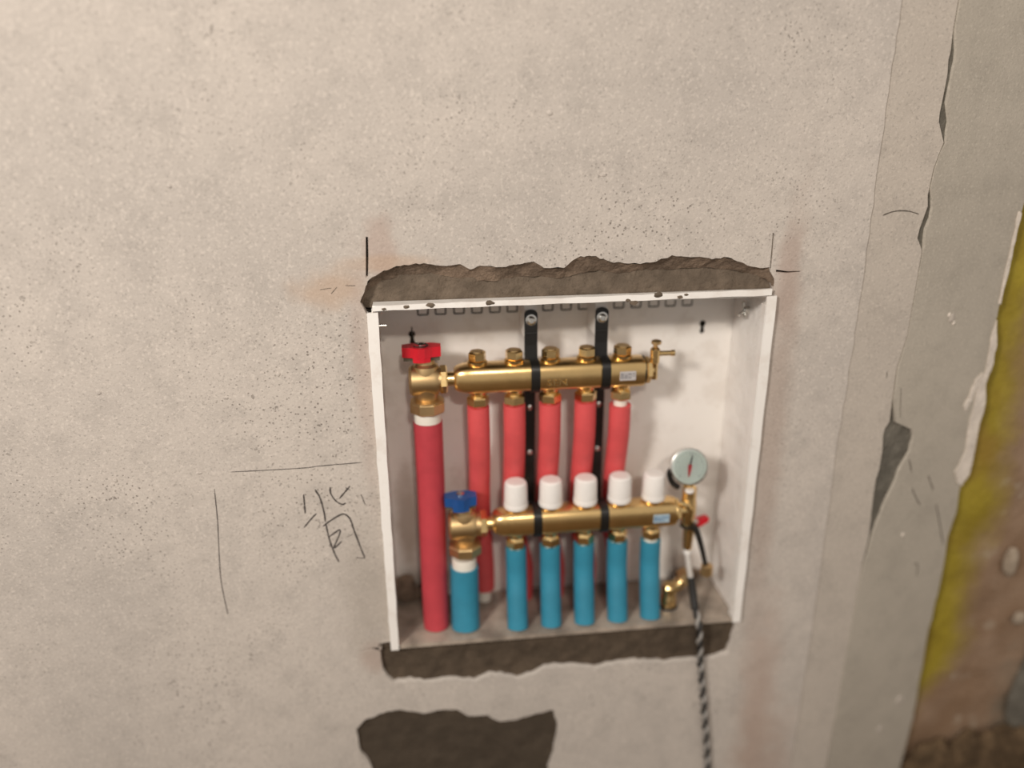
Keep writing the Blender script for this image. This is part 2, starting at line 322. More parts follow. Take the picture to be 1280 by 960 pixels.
def ribbon(bm, pts, w, y, jit=.0004):
    P = [(v.x, v.y) for v in catmull([(a, b, 0) for a, b in pts], 5)] if len(pts) > 2 else pts
    L = []; Rr = []
    for i, (a, b) in enumerate(P):
        c, d = P[min(i+1, len(P)-1)]; e, f = P[max(i-1, 0)]
        t = Vector((c-e, d-f)).normalized(); n = Vector((-t.y, t.x)); q = w*random.uniform(.35, .6)
        if i in (0, len(P)-1): q *= .4
        L.append((a+n.x*q, b+n.y*q)); Rr.append((a-n.x*q, b-n.y*q))
    prism_pts = L + Rr[::-1]
    # quad strip with a little thickness
    F = [[bm.verts.new((p[0], y, p[1])) for p in S] for S in (L, Rr)]
    B = [[bm.verts.new((p[0], y+.0006, p[1])) for p in S] for S in (L, Rr)]
    for i in range(len(P)-1):
        bm.faces.new((F[0][i], F[0][i+1], F[1][i+1], F[1][i])); bm.faces.new((B[0][i], B[1][i], B[1][i+1], B[0][i+1]))
        bm.faces.new((F[0][i], B[0][i], B[0][i+1], F[0][i+1])); bm.faces.new((F[1][i], F[1][i+1], B[1][i+1], B[1][i]))
def rough_sheet(bm, x0, x1, z0, z1, y, amp, step=.004, slope=0.):
    """uneven mortar surface"""
    from mathutils import noise
    nx = max(2, int((x1-x0)/step)); nz = max(2, int((z1-z0)/step)); g = []
    for j in range(nz+1):
        row = []
        for i in range(nx+1):
            a = x0+(x1-x0)*i/nx; b = z0+(z1-z0)*j/nz
            row.append(bm.verts.new((a, y + amp*noise.fractal(Vector((a*45, b*45, y*99)), 1., 2., 4) + slope*(b-z0), b)))
        g.append(row)
    for j in range(nz):
        for i in range(nx): bm.faces.new((g[j][i], g[j][i+1], g[j+1][i+1], g[j+1][i]))
def blobmesh(bm, c, rx, ry, rz, sub_=2, amp=.25):
    from mathutils import noise
    t = bmesh.new(); bmesh.ops.create_icosphere(t, subdivisions=sub_, radius=1)
    for v in t.verts:
        k = 1+amp*noise.noise(v.co*1.7+Vector(c)*300); v.co = Vector((v.co.x*rx*k, v.co.y*ry*k, v.co.z*rz*k)) + Vector(c)
    me = bpy.data.meshes.new('t'); t.to_mesh(me); t.free(); bm.from_mesh(me); bpy.data.meshes.remove(me)

# ============================================================ THE SETTING
FLOOR = -.86
WY = .005
top = ragged(mm(TOP), .0012); bot = ragged(mm(BOT), .0015)
hole_box = [(.004, -.02)] + top + [(.496, -.01), (.496, -.474)] + bot[::-1] + [(.004, -.474)]
crease = ragged([(.617, FLOOR), (.618, -.5), (.614, -.25), (.615, 0), (.611, .25), (.613, .45), (.613, 1.3)], .0011, 14)
outer = [(-1.6, FLOOR), (-1.6, 1.3)] + crease[::-1]
holes = [hole_box, ragged(mm(PATCH), .0012, 3, True), mm(SLOT1), mm(SLOT2), mm(SLOT3), mm(SLOT4)]
wall = struct(obj('wall_back', filled(outer, holes, WY, .026), M_WALL, smooth=False))
# core of the wall behind the plaster, open where the cabinet sits
def core(bm):
    for a, b, c, d in ((-1.6, .004, FLOOR, 1.3), (.496, .72, FLOOR, 1.3), (.004, .496, -.004, 1.3), (.004, .496, FLOOR, -.480)):
        box(bm, a, b, .026, .14, c, d)
mk('wall_core', core, M_CORE, wall, smooth=False)
# chipped rim sloping into the chase above the cabinet
def rim(bm):
    A = ragged(mm(TOP), .0008, 3); B = ragged(mm(TOPIN), .001, 4)
    def res(P, n):
        L = [0]
        for p, q in zip(P, P[1:]): L.append(L[-1] + math.dist(p, q))
        o = []; k = 0
        for i in range(n):
            s = L[-1]*i/(n-1)
            while k < len(L)-2 and L[k+1] < s: k += 1
            t = (s-L[k])/max(1e-9, L[k+1]-L[k]); o.append((P[k][0]+(P[k+1][0]-P[k][0])*t, P[k][1]+(P[k+1][1]-P[k][1])*t))
        return o
    N = 150; A = res(A, N); B = res(B, N); rows = []
    for k in range(5):
        t = k/4; rows.append([bm.verts.new((a[0]+(b[0]-a[0])*t + random.uniform(-.0006, .0006), WY+.0012+.0125*t**.8 + random.uniform(-.0009, .0009)*(k > 0), a[1]+(b[1]-a[1])*t)) for a, b in zip(A, B)])
    rows.append([bm.verts.new((b[0], .0255, b[1]+.002)) for b in B])
    for r, q in zip(rows, rows[1:]):
        for i in range(N-1): bm.faces.new((r[i], r[i+1], q[i+1], q[i]))
mk('chipped_rim', rim, M_RIM, wall)
mk('mortar_fill', lambda bm: rough_sheet(bm, -.012, .506, -.003, .058, .0195, .0035), M_MTOP, wall)['label'] = 'grey brown mortar packed above the cabinet'
mk('mortar_fill', lambda bm: rough_sheet(bm, -.022, .503, -.562, -.4795, .013, .003), M_MBOT, wall)['label'] = 'damp dark cement packed under the cabinet'
mk('cement_patch', lambda bm: rough_sheet(bm, -.065, .242, -.81, -.585, .0105, .0015), M_PATCH, wall)['label'] = 'dark fresh cement patch below the cabinet'
# smooth trowelled band next to the pier
band = [(.60, 1.3), (.682, 1.3)] + mm(CRL) + [(.680, FLOOR), (.60, FLOOR)]
obj('plaster_band', filled(band, [], WY+.0022, .0258), M_BAND, wall, smooth=False)
for s in PENCIL: mk('pencil_line', lambda bm: ribbon(bm, mm(s), .0011, WY-.0003), M_PENCIL, wall, smooth=False)
def hand(bm):
    for s in HAND: ribbon(bm, mm(s), .0021, WY-.0003)
mk('handwriting', hand, M_PENCIL, wall, smooth=False)['label'] = 'hand-drawn pencil characters left of the cabinet'
for k, s in enumerate(CRK): mk('crack', lambda bm: ribbon(bm, mm(s) if k < 1 else mm([s[0], s[-1]]), .0015, WY+.0019 if k < 1 else WY-.0004), M_SCR, wall, smooth=False)
# thin crack lines along the joint, and dried lumps on the wall
for k in range(10):
    a = random.uniform(-.35, .45); b = random.uniform(-.6, .3)
    if -.03 < a < .53 and -.57 < b < .07: continue
    mk('plaster_nib', lambda bm: blobmesh(bm, (a, WY, b), random.uniform(.002, .004), .0012, random.uniform(.002, .004)), M_WALL, wall)

# pier to the right, its face turned slightly away
crr = mm(CRR); edge = mm(EDGE)
PANG = math.radians(11)
pier_out = [(.008, 1.3)] + crr + [(.006, FLOOR)] + [(.160, FLOOR)] + ragged(edge[:-1], .0012, 4)[::-1] + [(.165, 1.3)]
pb = filled(pier_out, [], 0, .022)
pier_o = obj('wall_right', pb, M_PIER, smooth=False)
pier_o.location = (.676, WY, 0); pier_o.rotation_euler = (0, 0, PANG)
pier = struct(pier_o)
jb = bmesh.new(); rough_sheet(jb, -.006, .085, -.50, .33, .0040, .0012); obj('joint_cement', jb, M_GREY, pier, local=True)['label'] = 'grey cement in the open joint beside the pier'
def pprism(pts, y0, y1, mat, name):
    bm = bmesh.new(); prism(bm, pts, y0, y1, XZ); return obj(name, bm, mat, pier, smooth=False, local=True)
for w_ in (WHITE1, WHITE2, WHITE3): pprism(ragged(mm(w_), .0012, 3, True), -.0018, .012, M_WHITEPL, 'broken_plaster_edge')
for s in SCR:
    bm = bmesh.new(); ribbon(bm, mm(s), .0018, -.0003); obj('scratch', bm, M_SCR, pier, smooth=False, local=True)
for (u, z, r) in ((.0837, -.045, .0075), (.088, -.052, .004), (.078, -.040, .004), (.135, .25, .012), (.120, .285, .008), (.13, -.69, .012), (.10, -.74, .010), (.07, -.37, .004)):
    bm = bmesh.new(); blobmesh(bm, (u, .001, z), r*.7, .0028, r); obj('plaster_lump', bm, M_BAND if r > .005 else M_WHITEPL, pier, local=True)

# yellow primed masonry behind the pier's broken edge
yw = struct(mk('wall_side', lambda bm: rough_sheet(bm, .80, 1.9, FLOOR-.03, 1.3, .055, .006, .02), M_YEL, None))
mk('plaster_lump', lambda bm: blobmesh(bm, (.957, .047, -.452), .010, .010, .026), M_LUMP, yw)
mk('plaster_lump', lambda bm: blobmesh(bm, (.999, .049, -.562), .012, .007, .012), M_LUMP, yw)
def mound(bm):
    for k in range(14):
        blobmesh(bm, (.875+.035*k+random.uniform(-.01, .01), .040, -.86+random.uniform(0, .02)), random.uniform(.03, .05), random.uniform(.016, .024), random.uniform(.06, .075), 3, .25)
mo = mk('rubble', mound, M_FLOOR, yw); mo['kind'] = 'stuff'; mo['label'] = 'dark rubble heaped along the foot of the yellow wall'
mk('plaster_lump', lambda bm: blobmesh(bm, (1.06, .05, -.72), .045, .010, .10), M_GREY, yw)
struct(mk('floor', lambda bm: rough_sheet(bm, -1.6, 1.9, -2.6, .0, .0, .004, .05), M_FLOOR, None))
fl = bpy.data.objects['floor']
for v in fl.data.vertices: v.co = (v.co.x, v.co.z + .066, FLOOR + v.co.y*.6 - .003)

# ============================================================ CABINET
cab = thing('manifold_cabinet', (.25, .05, -.484), 'white steel manifold cabinet set open into the concrete wall', 'cabinet')
D = .110
def uslot(cx, zb, w=.0165, h=.026, t=.0021):
    a = w/2; b = w/2-.0012
    return [(cx-a, zb+h), (cx-b-.0005, zb+.001), (cx-b+.001, zb), (cx+b-.001, zb), (cx+b+.0005, zb+.001), (cx+a, zb+h),
            (cx+a-t, zb+h), (cx+b-t*.7, zb+.0022), (cx+b-.002, zb+t), (cx-b+.002, zb+t), (cx-b+t*.7, zb+.0022), (cx-a+t, zb+h)]
TABS = [.064, .0875, .112, .136, .160, .1835, .232, .257, .281, .330, .354, .379, .4025, .4265]
def keyhole(cx, cz):
    o = []
    for k in range(14):
        a = -math.pi*.32 + k*(2*math.pi-math.pi*.36)/13; o.append((cx+.0046*math.cos(a), cz+.004+.0046*math.sin(a)))
    for k in range(10):
        a = math.pi*.75 + k*(math.pi*1.5)/9; o.append((cx+.0036*math.cos(a), cz-.0068+.0036*math.sin(a)))
    return o
back = filled([(.006, -.478), (.494, -.478), (.494, -.004), (.006, -.004)], [uslot(x, -.0392) for x in TABS] + [keyhole(.4507, -.069), keyhole(.0481, -.068)], D, D+.0012)
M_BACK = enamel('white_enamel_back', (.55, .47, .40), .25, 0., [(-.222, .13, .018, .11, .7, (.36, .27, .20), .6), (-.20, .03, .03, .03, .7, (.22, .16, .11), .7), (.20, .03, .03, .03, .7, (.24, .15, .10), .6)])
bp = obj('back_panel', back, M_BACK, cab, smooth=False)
mk('backing_board', lambda bm: box(bm, .005, .495, D+.012, D+.014, -.479, -.003), M_CORE, cab, smooth=False)
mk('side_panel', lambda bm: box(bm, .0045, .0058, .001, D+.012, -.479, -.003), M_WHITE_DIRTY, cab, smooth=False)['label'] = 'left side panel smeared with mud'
mk('side_panel', lambda bm: box(bm, .4942, .4955, .001, D+.012, -.479, -.003), M_FILM, cab, smooth=False)
mk('top_panel', lambda bm: box(bm, .0045, .4955, .001, D+.012, -.0022, -.001), M_WHITE, cab, smooth=False)
mk('bottom_panel', lambda bm: box(bm, .0045, .4955, .001, D+.012, -.479, -.4778), M_GREYBR, cab, smooth=False)
def lflange(bm):
    # slightly wavy sheet-metal edge
    L = []; Rr = []
    for k in range(31):
        z = -.0045 - (.4795)*k/30; j = .0012*math.sin(k*1.7)*math.sin(k*.43)
        L.append((-.001 + j*.8, z)); Rr.append((.0120 - .002*k/30 + j*.3, z))
    prism(bm, L + Rr[::-1], -.0022, .0012, XZ); box(bm, -.001, .0002, -.0012, .0049, -.484, -.0045)
mk('front_flange', lflange, M_FLANGE, cab, smooth=False)
def rflange(bm):
    L = []; Rr = []
    for k in range(31):
        z = -.001 - (.483)*k/30; j = .0008*math.sin(k*1.1)
        L.append((.4880 + .001*k/30 , z)); Rr.append((.5005 + j*.5, z))
    prism(bm, L + Rr[::-1], -.0022, .0012, XZ); box(bm, .4995, .501, -.0012, .0049, -.484, -.001)
    box(bm, .4872, .4882, -.0022, .010, -.476, -.012)
mk('front_flange', rflange, M_FLANGE, cab, smooth=False)
def tflange(bm):
    P = [(.006, .0025), (.010, .0045)] + [(x/100, .0046 + .0005*math.sin(x*1.3)) for x in range(3, 49, 2)] + [(.4930, .0050), (.4930, -.0012)] + [(x/100, -.0014 + .0004*math.sin(x*.9)) for x in range(47, 2, -2)] + [(.006, -.0022)]
    P = [(px, pz + (.0040 if pz > 0 else .0022)*px/.5 - .0004) for px, pz in P]
    prism(bm, P, -.0030, .0006, XZ); box(bm, .006, .493, -.0018, .0180, .0020, .0040)
mk('front_flange', tflange, M_FLANGE, cab, smooth=False)
mk('front_flange', lambda bm: box(bm, .012, .489, -.0005, .0012, -.4835, -.4770), M_GREYBR, cab, smooth=False)
for (x, z) in mm(LIP):
    w = random.uniform(.003, .0065)
    mk('mortar_smear', lambda bm: blobmesh(bm, (x, -.0030, z-.0042), w*.9, .0009, w*.5, 2, .5), M_MTOP, cab)
# wing screw on the right wall, small screw on the left wall
def wing(bm):
    lathe(bm, [(.0045, 0), (.0045, .006), (.003, .0075)], (.4942, .062, -.034), (V(0,1,0), V(0,0,1), V(-1,0,0)), 12)
    for s in (-1, 1): box(bm, .4862, .4892, .062+s*.003-.004, .062+s*.003+.004, -.034+s*.006-.004, -.034+s*.006+.004, .0012)
    tube(bm, [(.4900, .062, -.034), (.480, .058, -.041)], .0017, 8, 0)
mk('wing_screw', wing, M_STEEL, cab)
def lscrew(bm):
    ax = (V(0,1,0), V(0,0,1), V(1,0,0))
    lathe(bm, [(.0045, 0), (.0042, .0022), (.002, .003)], (.0058, .045, -.033), ax, 12); lathe(bm, [(.0018, 0), (.0018, .013)], (.0058, .045, -.033), ax, 8)
mk('screw', lscrew, M_STEEL, cab)

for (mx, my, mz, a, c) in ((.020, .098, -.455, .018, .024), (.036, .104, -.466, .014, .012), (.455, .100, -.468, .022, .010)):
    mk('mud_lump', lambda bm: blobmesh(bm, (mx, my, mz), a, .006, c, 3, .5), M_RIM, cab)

# ============================================================ MANIFOLDS
def bar_profile(r, n=5):
    """bulging squarish profile: list of (y, z)"""
    pts = []; N = 4*n+4
    for k in range(N):
        a = math.pi - 2*math.pi*k/N; c, q = math.cos(a), math.sin(a); e = 2/3.2
        pts.append((r*math.copysign(abs(c)**e, c), r*math.copysign(abs(q)**e, q)))
    return pts
def bar(bm, x0, x1, y, z, r):
    pr = bar_profile(r); rings = []
    for x, s in ((x0, .66), (x0+.0015, .74), (x0+.004, .82), (x0+.008, .895), (x0+.013, .95), (x0+.019, .985), (x0+.027, 1.), (x1-.004, 1.), (x1, .95)):
        rings.append([bm.verts.new((x, y+a*s, z+b*s)) for a, b in pr])
    n = len(pr)
    for a, b in zip(rings, rings[1:]):
        for i in range(n): bm.faces.new((a[i], a[(i+1) % n], b[(i+1) % n], b[i]))
    bm.faces.new(rings[0][::-1]); bm.faces.new(rings[-1])
def txt(body, size, ext):
    cu = bpy.data.curves.new('t', 'FONT'); cu.body = body; cu.size = size; cu.extrude = ext; cu.align_x = 'CENTER'; cu.align_y = 'CENTER'; cu.resolution_u = 3
    o = bpy.data.objects.new('t', cu); me = bpy.data.meshes.new_from_object(o); bm = bmesh.new(); bm.from_mesh(me)
    bpy.data.objects.remove(o); bpy.data.curves.remove(cu); bpy.data.meshes.remove(me); return bm
def sticker(par, x, y, z, w, h, m1, m2):
    s = mk('sticker', lambda bm: box(bm, x-w/2, x+w/2, y-.0004, y+.0004, z-h/2, z+h/2), m1, par, smooth=False)
    def ink(bm):
        # four small square printed characters
        for k in range(4):
            a = x - w*.36 + k*w*.24; c = w*.085
            for (u0, u1, v0, v1) in ((-1, 1, .6, .9), (-1, 1, -.9, -.6), (-.9, -.55, -.9, .9), (.55, .9, -.9, .9), (-1, 1, -.15, .15)):
                if (k, v0) in ((1, .6), (2, -.15), (3, -.9)): continue
                box(bm, a+u0*c, a+u1*c, y-.0007, y-.0003, z+v0*h*.30, z+v1*h*.30)
    mk('printed_characters', ink, m2, sub(s, par), smooth=False)
SP = .048
# ---- upper manifold
UX0, UX1, UY, UZ, UR = .1005, .351, .055, -.110, .0195
um = thing('supply_manifold', ((UX0+UX1)/2, UY, UZ-.037), 'upper brass manifold bar with hex plugs feeding the red pipes', 'manifold')
mk('bar', lambda bm: bar(bm, UX0, UX1, UY, UZ, UR), M_BRASS, um)
UP = [.131 + SP*k for k in range(5)]
for k, x in enumerate(UP):
    def plug(bm):
        lathe(bm, [(.0125, 0), (.0130, .001), (.0130, .004), (.0118, .005)], (x, UY, UZ+UR-.001), 'z', 24)
        hexnut(bm, .0118, .005, .0165, (x, UY, UZ+UR-.001), 'z', .25+k*.37); lathe(bm, [(.0095, .0165), (.0088, .0175)], (x, UY, UZ+UR-.001), 'z', 20)
    mk('plug', plug, M_BRASSN, um)
    def neck(bm): lathe(bm, [(.0150, .003), (.0125, -.002), (.0105, -.005), (.0105, -.0075)], (x, UY, UZ-UR), 'z', 20)
    o = mk('outlet', neck, M_BRASSN, um)
    mk('compression_nut', lambda bm: (hexnut(bm, .0150, -.019, -.0065, (x, UY, UZ-UR), 'z', .1+k*.31, .0016), lathe(bm, [(.0125, -.0065), (.0108, -.0045)], (x, UY, UZ-UR), 'z', 20)), M_BRASSN, sub(o, um))
def ecap(bm):
    lathe(bm, [(.0185, 0), (.0190, .001), (.0190, .0022), (.017, .003)], (UX1, UY, UZ), 'x', 28)
    hexnut(bm, .0178, .0035, .0105, (UX1, UY, UZ), 'x', .2)
ec = mk('end_cap', ecap, M_BRASSN, um)
mk('gasket', lambda bm: lathe(bm, [(.0192, -.0003), (.0198, .0002), (.0198, .0014), (.0192, .0018)], (UX1, UY, UZ), 'x', 28), M_BLACK, sub(ec, um))
def vent(bm):
    lathe(bm, [(.0045, -.011), (.005, -.009), (.0045, .006), (.0048, .010), (.0062, .012), (.0066, .030), (.005, .032), (.003, .0335)], (UX1+.0145, UY-.006, UZ), 'z', 16)
    lathe(bm, [(.008, 0), (.008, .005)], (UX1+.0085, UY-.004, UZ), 'x', 16)
vb = mk('air_vent', vent, M_BRASSN, um)
mk('vent_spout', lambda bm: lathe(bm, [(.0034, 0), (.0034, .017), (.0042, .0175), (.0042, .022), (.002, .0222)], (UX1+.019, UY-.006, UZ+.024), 'x', 14), M_BRASSN, sub(vb, um))
mk('vent_knob', lambda bm: (lathe(bm, [(.003, .033), (.003, .037)], (UX1+.0145, UY-.006, UZ), 'z', 10), lathe(bm, [(.0055, .037), (.0068, .038), (.0068, .0415), (.005, .0425)], (UX1+.0155, UY-.006, UZ), 'z', 10)), M_BRASSD, sub(vb, um))
tb = txt('SEN', .0125, .0002)
for v in tb.verts: v.co = (.2335 + v.co.x*1.25, UY-UR-.0001-v.co.z, UZ-.006 + v.co.y)
obj('embossed_letters', tb, M_BRASSN, um, smooth=False)
sticker(um, .3265, UY-UR, UZ-.0005, .0215, .0125, M_LAB1, M_INK1)

# ---- lower manifold
LX0, LX1, LY, LZ, LR = .147, .402, .040, -.317, .0190
lm = thing('return_manifold', ((LX0+LX1)/2, LY, LZ-.04), 'lower brass manifold bar with white caps above the blue pipes', 'manifold')
mk('bar', lambda bm: bar(bm, LX0, LX1, LY, LZ, LR), M_BRASS, lm)
LP = [.1785 + SP*1.01*k for k in range(5)]
for k, x in enumerate(LP):
    mk('collar', lambda bm: lathe(bm, [(.0135, -.001), (.0140, .001), (.0140, .003), (.0125, .0042)], (x, LY, LZ+LR-.001), 'z', 24), M_BRASSN, lm)
    def cap(bm):
        n = 40; rows = []
        for r, h in ((.0155, .0035), (.0166, .005), (.0166, .010), (.0160, .0105), (.0163, .012), (.0158, .036), (.0148, .0405), (.0125, .0425), (.006, .0428)):
            rows.append([bm.verts.new((x+(r*(1-.028*(i % 2)*(.011 < h < .04)))*math.cos(2*math.pi*i/n), LY+(r*(1-.028*(i % 2)*(.011 < h < .04)))*math.sin(2*math.pi*i/n), LZ+LR-.001+h)) for i in range(n)])
        for a, b in zip(rows, rows[1:]):
            for i in range(n): bm.faces.new((a[i], a[(i+1) % n], b[(i+1) % n], b[i]))
        bm.faces.new(rows[0][::-1]); bm.faces.new(rows[-1])
    mk('valve_cap', cap, M_WPL, lm)
    o = mk('outlet', lambda bm: lathe(bm, [(.0145, .003), (.0120, -.002), (.0105, -.006), (.0105, -.009)], (x, LY, LZ-LR), 'z', 20), M_BRASSN, lm)
    mk('compression_nut', lambda bm: (hexnut(bm, .0140, -.0215, -.0080, (x, LY, LZ-LR), 'z', .2+k*.29, .0016), lathe(bm, [(.0118, -.008), (.0105, -.005)], (x, LY, LZ-LR), 'z', 20)), M_BRASSN, sub(o, lm))
sticker(lm, .3800, LY-LR, LZ-.001, .0225, .0125, M_LAB2, M_INK2)
mk('end_nut', lambda bm: (lathe(bm, [(.0188, 0), (.0192, .001), (.0192, .002), (.017, .003)], (LX1, LY, LZ), 'x', 28), hexnut(bm, .0165, .003, .0085, (LX1, LY, LZ), 'x', .3)), M_BRASSN, lm)

# ============================================================ BRACKETS
def bracket(x, rc, label):
    t = thing('manifold_bracket', (x, .10, -.30), label, 'bracket', 'black brackets holding the two manifolds')
    mk('mounting_post', lambda bm: (box(bm, x-.0085, x-.0065, .062, D, -.060, -.0045), box(bm, x+.0055, x+.0075, .062, D, -.060, -.0045), box(bm, x-.0085, x+.0075, .0600, .0620, -.024, -.0045, .0004)), M_WHITE, t, smooth=False)
    def plate(bm):
        P = [(x-.0085, -.074), (x-.0085, -.029)] + [(x-.0085+.017*(.5-.5*math.cos(a)), -.029+.006*math.sin(a)) for a in [math.pi*k/10 for k in range(1, 10)]] + [(x+.0085, -.029), (x+.0085, -.074)]
        prism(bm, P, .0570, .0595, XZ); box(bm, x-.0085, x+.0085, .0560, .0590, -.0560, -.0530, .0006)
        prism(bm, [(.0570, -.070), (.0595, -.070), (.0585, -.0885), (.0555, -.0885)], x-.0085, x+.0085, YZ)
    mk('hanger_plate', plate, M_BLACK, t, smooth=False)
    def screw(bm):
        lathe(bm, [(.0075, 0), (.0075, .0012), (.0055, .0014), (.0052, .0042), (.0035, .0055)], (x, .0570, -.036), (V(1,0,0), V(0,0,1), V(0,-1,0)), 18)
        box(bm, x-.0035, x+.0035, .0508, .0520, -.0366, -.0354)
    mk('screw', screw, M_STEEL, t)
    def strap(bx, by, bz, r, w):
        def f(bm):
            pr = bar_profile(r+.0007, 6); po = bar_profile(r+.0022, 6)
            rings = []
            for X in (bx-w/2, bx+w/2):
                rings.append(([bm.verts.new((X, by+a, bz+b)) for a, b in pr], [bm.verts.new((X, by+a, bz+b)) for a, b in po]))
            n = len(pr)
            for i in range(n):
                j = (i+1) % n
                bm.faces.new((rings[0][1][i], rings[0][1][j], rings[1][1][j], rings[1][1][i])); bm.faces.new((rings[0][0][i], rings[1][0][i], rings[1][0][j], rings[0][0][j]))
                for s in (0, 1): bm.faces.new((rings[s][0][i], rings[s][0][j], rings[s][1][j], rings[s][1][i]))
        return f
    mk('clamp_strap', strap(x+.0035, UY, UZ, UR, .0115), M_BLACK, t)
    mk('clamp_strap', strap(x+.0055, LY, LZ, LR, .0115), M_BLACK, t)
    mk('rail', lambda bm: (box(bm, rc-.0075, rc+.0075, .0775, .0810, -.345, -.085, .0004), box(bm, x-.0035, x+.0065, .058, .0790, -.322, -.310), box(bm, x-.0035, x+.0065, .0745, .0790, -.115, -.105)), M_BLACK, t, smooth=False)
    for z in (-.165, -.232):
        mk('rail_screw', lambda bm: lathe(bm, [(.0042, 0), (.0040, .0016), (.002, .0026)], (rc, .0775, z), (V(1,0,0), V(0,0,1), V(0,-1,0)), 12), M_STEEL, t)
bracket(.2015, .2030, 'black bracket between the second and third red pipes from the left')
bracket(.2945, .2990, 'black bracket next to the rightmost red pipe')

# ============================================================ PIPES
ORD = ['leftmost', 'second from left', 'middle', 'second from right', 'rightmost']
BZ = -.4776
for k, x in enumerate(UP):
    zt = UZ-UR-.019
    t = thing('red_pipe', (x, .09, BZ), f'red sleeved pipe under the upper manifold, {ORD[k]} of five', 'pipe', 'red pipes under the upper manifold')
    drop = .0095 if k == 4 else .0015; e = .016 if k else .006
    path = [(x, UY, zt-drop), (x+.0005, .0575, -.20), (x+.001, .070, -.25), (x+.001, .0805, -.30), (x+.003, .088, -.355), (x+e, .0915, -.42), (x+e, .0915, BZ if k else BZ+.020)]
    mk('sleeve', lambda bm: tube(bm, path, .0148, 20), M_RED, t)
    mk('inner_pipe', lambda bm: lathe(bm, [(.0092, zt), (.0092, zt-drop)], (x, UY, 0), 'z', 16), M_PEX, t)
    if not k: mk('inner_pipe', lambda bm: lathe(bm, [(.0098, BZ+.0001), (.0098, BZ+.020)], (x+e, .0915, 0), 'z', 16), M_PEX, t)
for k, x in enumerate(LP):
    zt = LZ-LR-.0215
    t = thing('blue_pipe', (x, .03, BZ), f'blue sleeved pipe under the lower manifold, {ORD[k]} of five', 'pipe', 'blue pipes under the lower manifold')
    drop = .004 if k == 4 else .0012
    mk('sleeve', lambda bm: tube(bm, [(x, LY, zt-drop), (x+.0005, LY-.001, -.40), (x, .030, -.435), (x-.0005, .0185, BZ)], .0146, 20), M_BLUE, t)
    mk('inner_pipe', lambda bm: lathe(bm, [(.0105, zt), (.0105, zt-drop)], (x, LY, 0), 'z', 16), M_PEX, t)
t = thing('red_main_pipe', (.063, .052, BZ), 'thick red sleeved pipe under the red handled valve', 'pipe')
mk('sleeve', lambda bm: tube(bm, [(.0640, .052, -.167), (.0640, .052, -.27), (.0630, .047, -.38), (.0630, .037, BZ)], lambda s: .0192-.0012*s, 24), M_REDM, t)
mk('inner_pipe', lambda bm: lathe(bm, [(.0172, -.152), (.0178, -.155), (.0178, -.1665)], (.0640, .052, 0), 'z', 24), M_PEX, t)
t = thing('blue_main_pipe', (.105, .040, BZ), 'short thick blue sleeved pipe under the blue handled valve', 'pipe')
mk('sleeve', lambda bm: tube(bm, [(.1055, .040, -.384), (.1050, .038, -.43), (.1045, .029, BZ)], .0198, 24), M_BLUE, t)
mk('inner_pipe', lambda bm: lathe(bm, [(.0165, -.369), (.0172, -.372), (.0172, -.3838)], (.1055, .040, 0), 'z', 24), M_PEX, t)

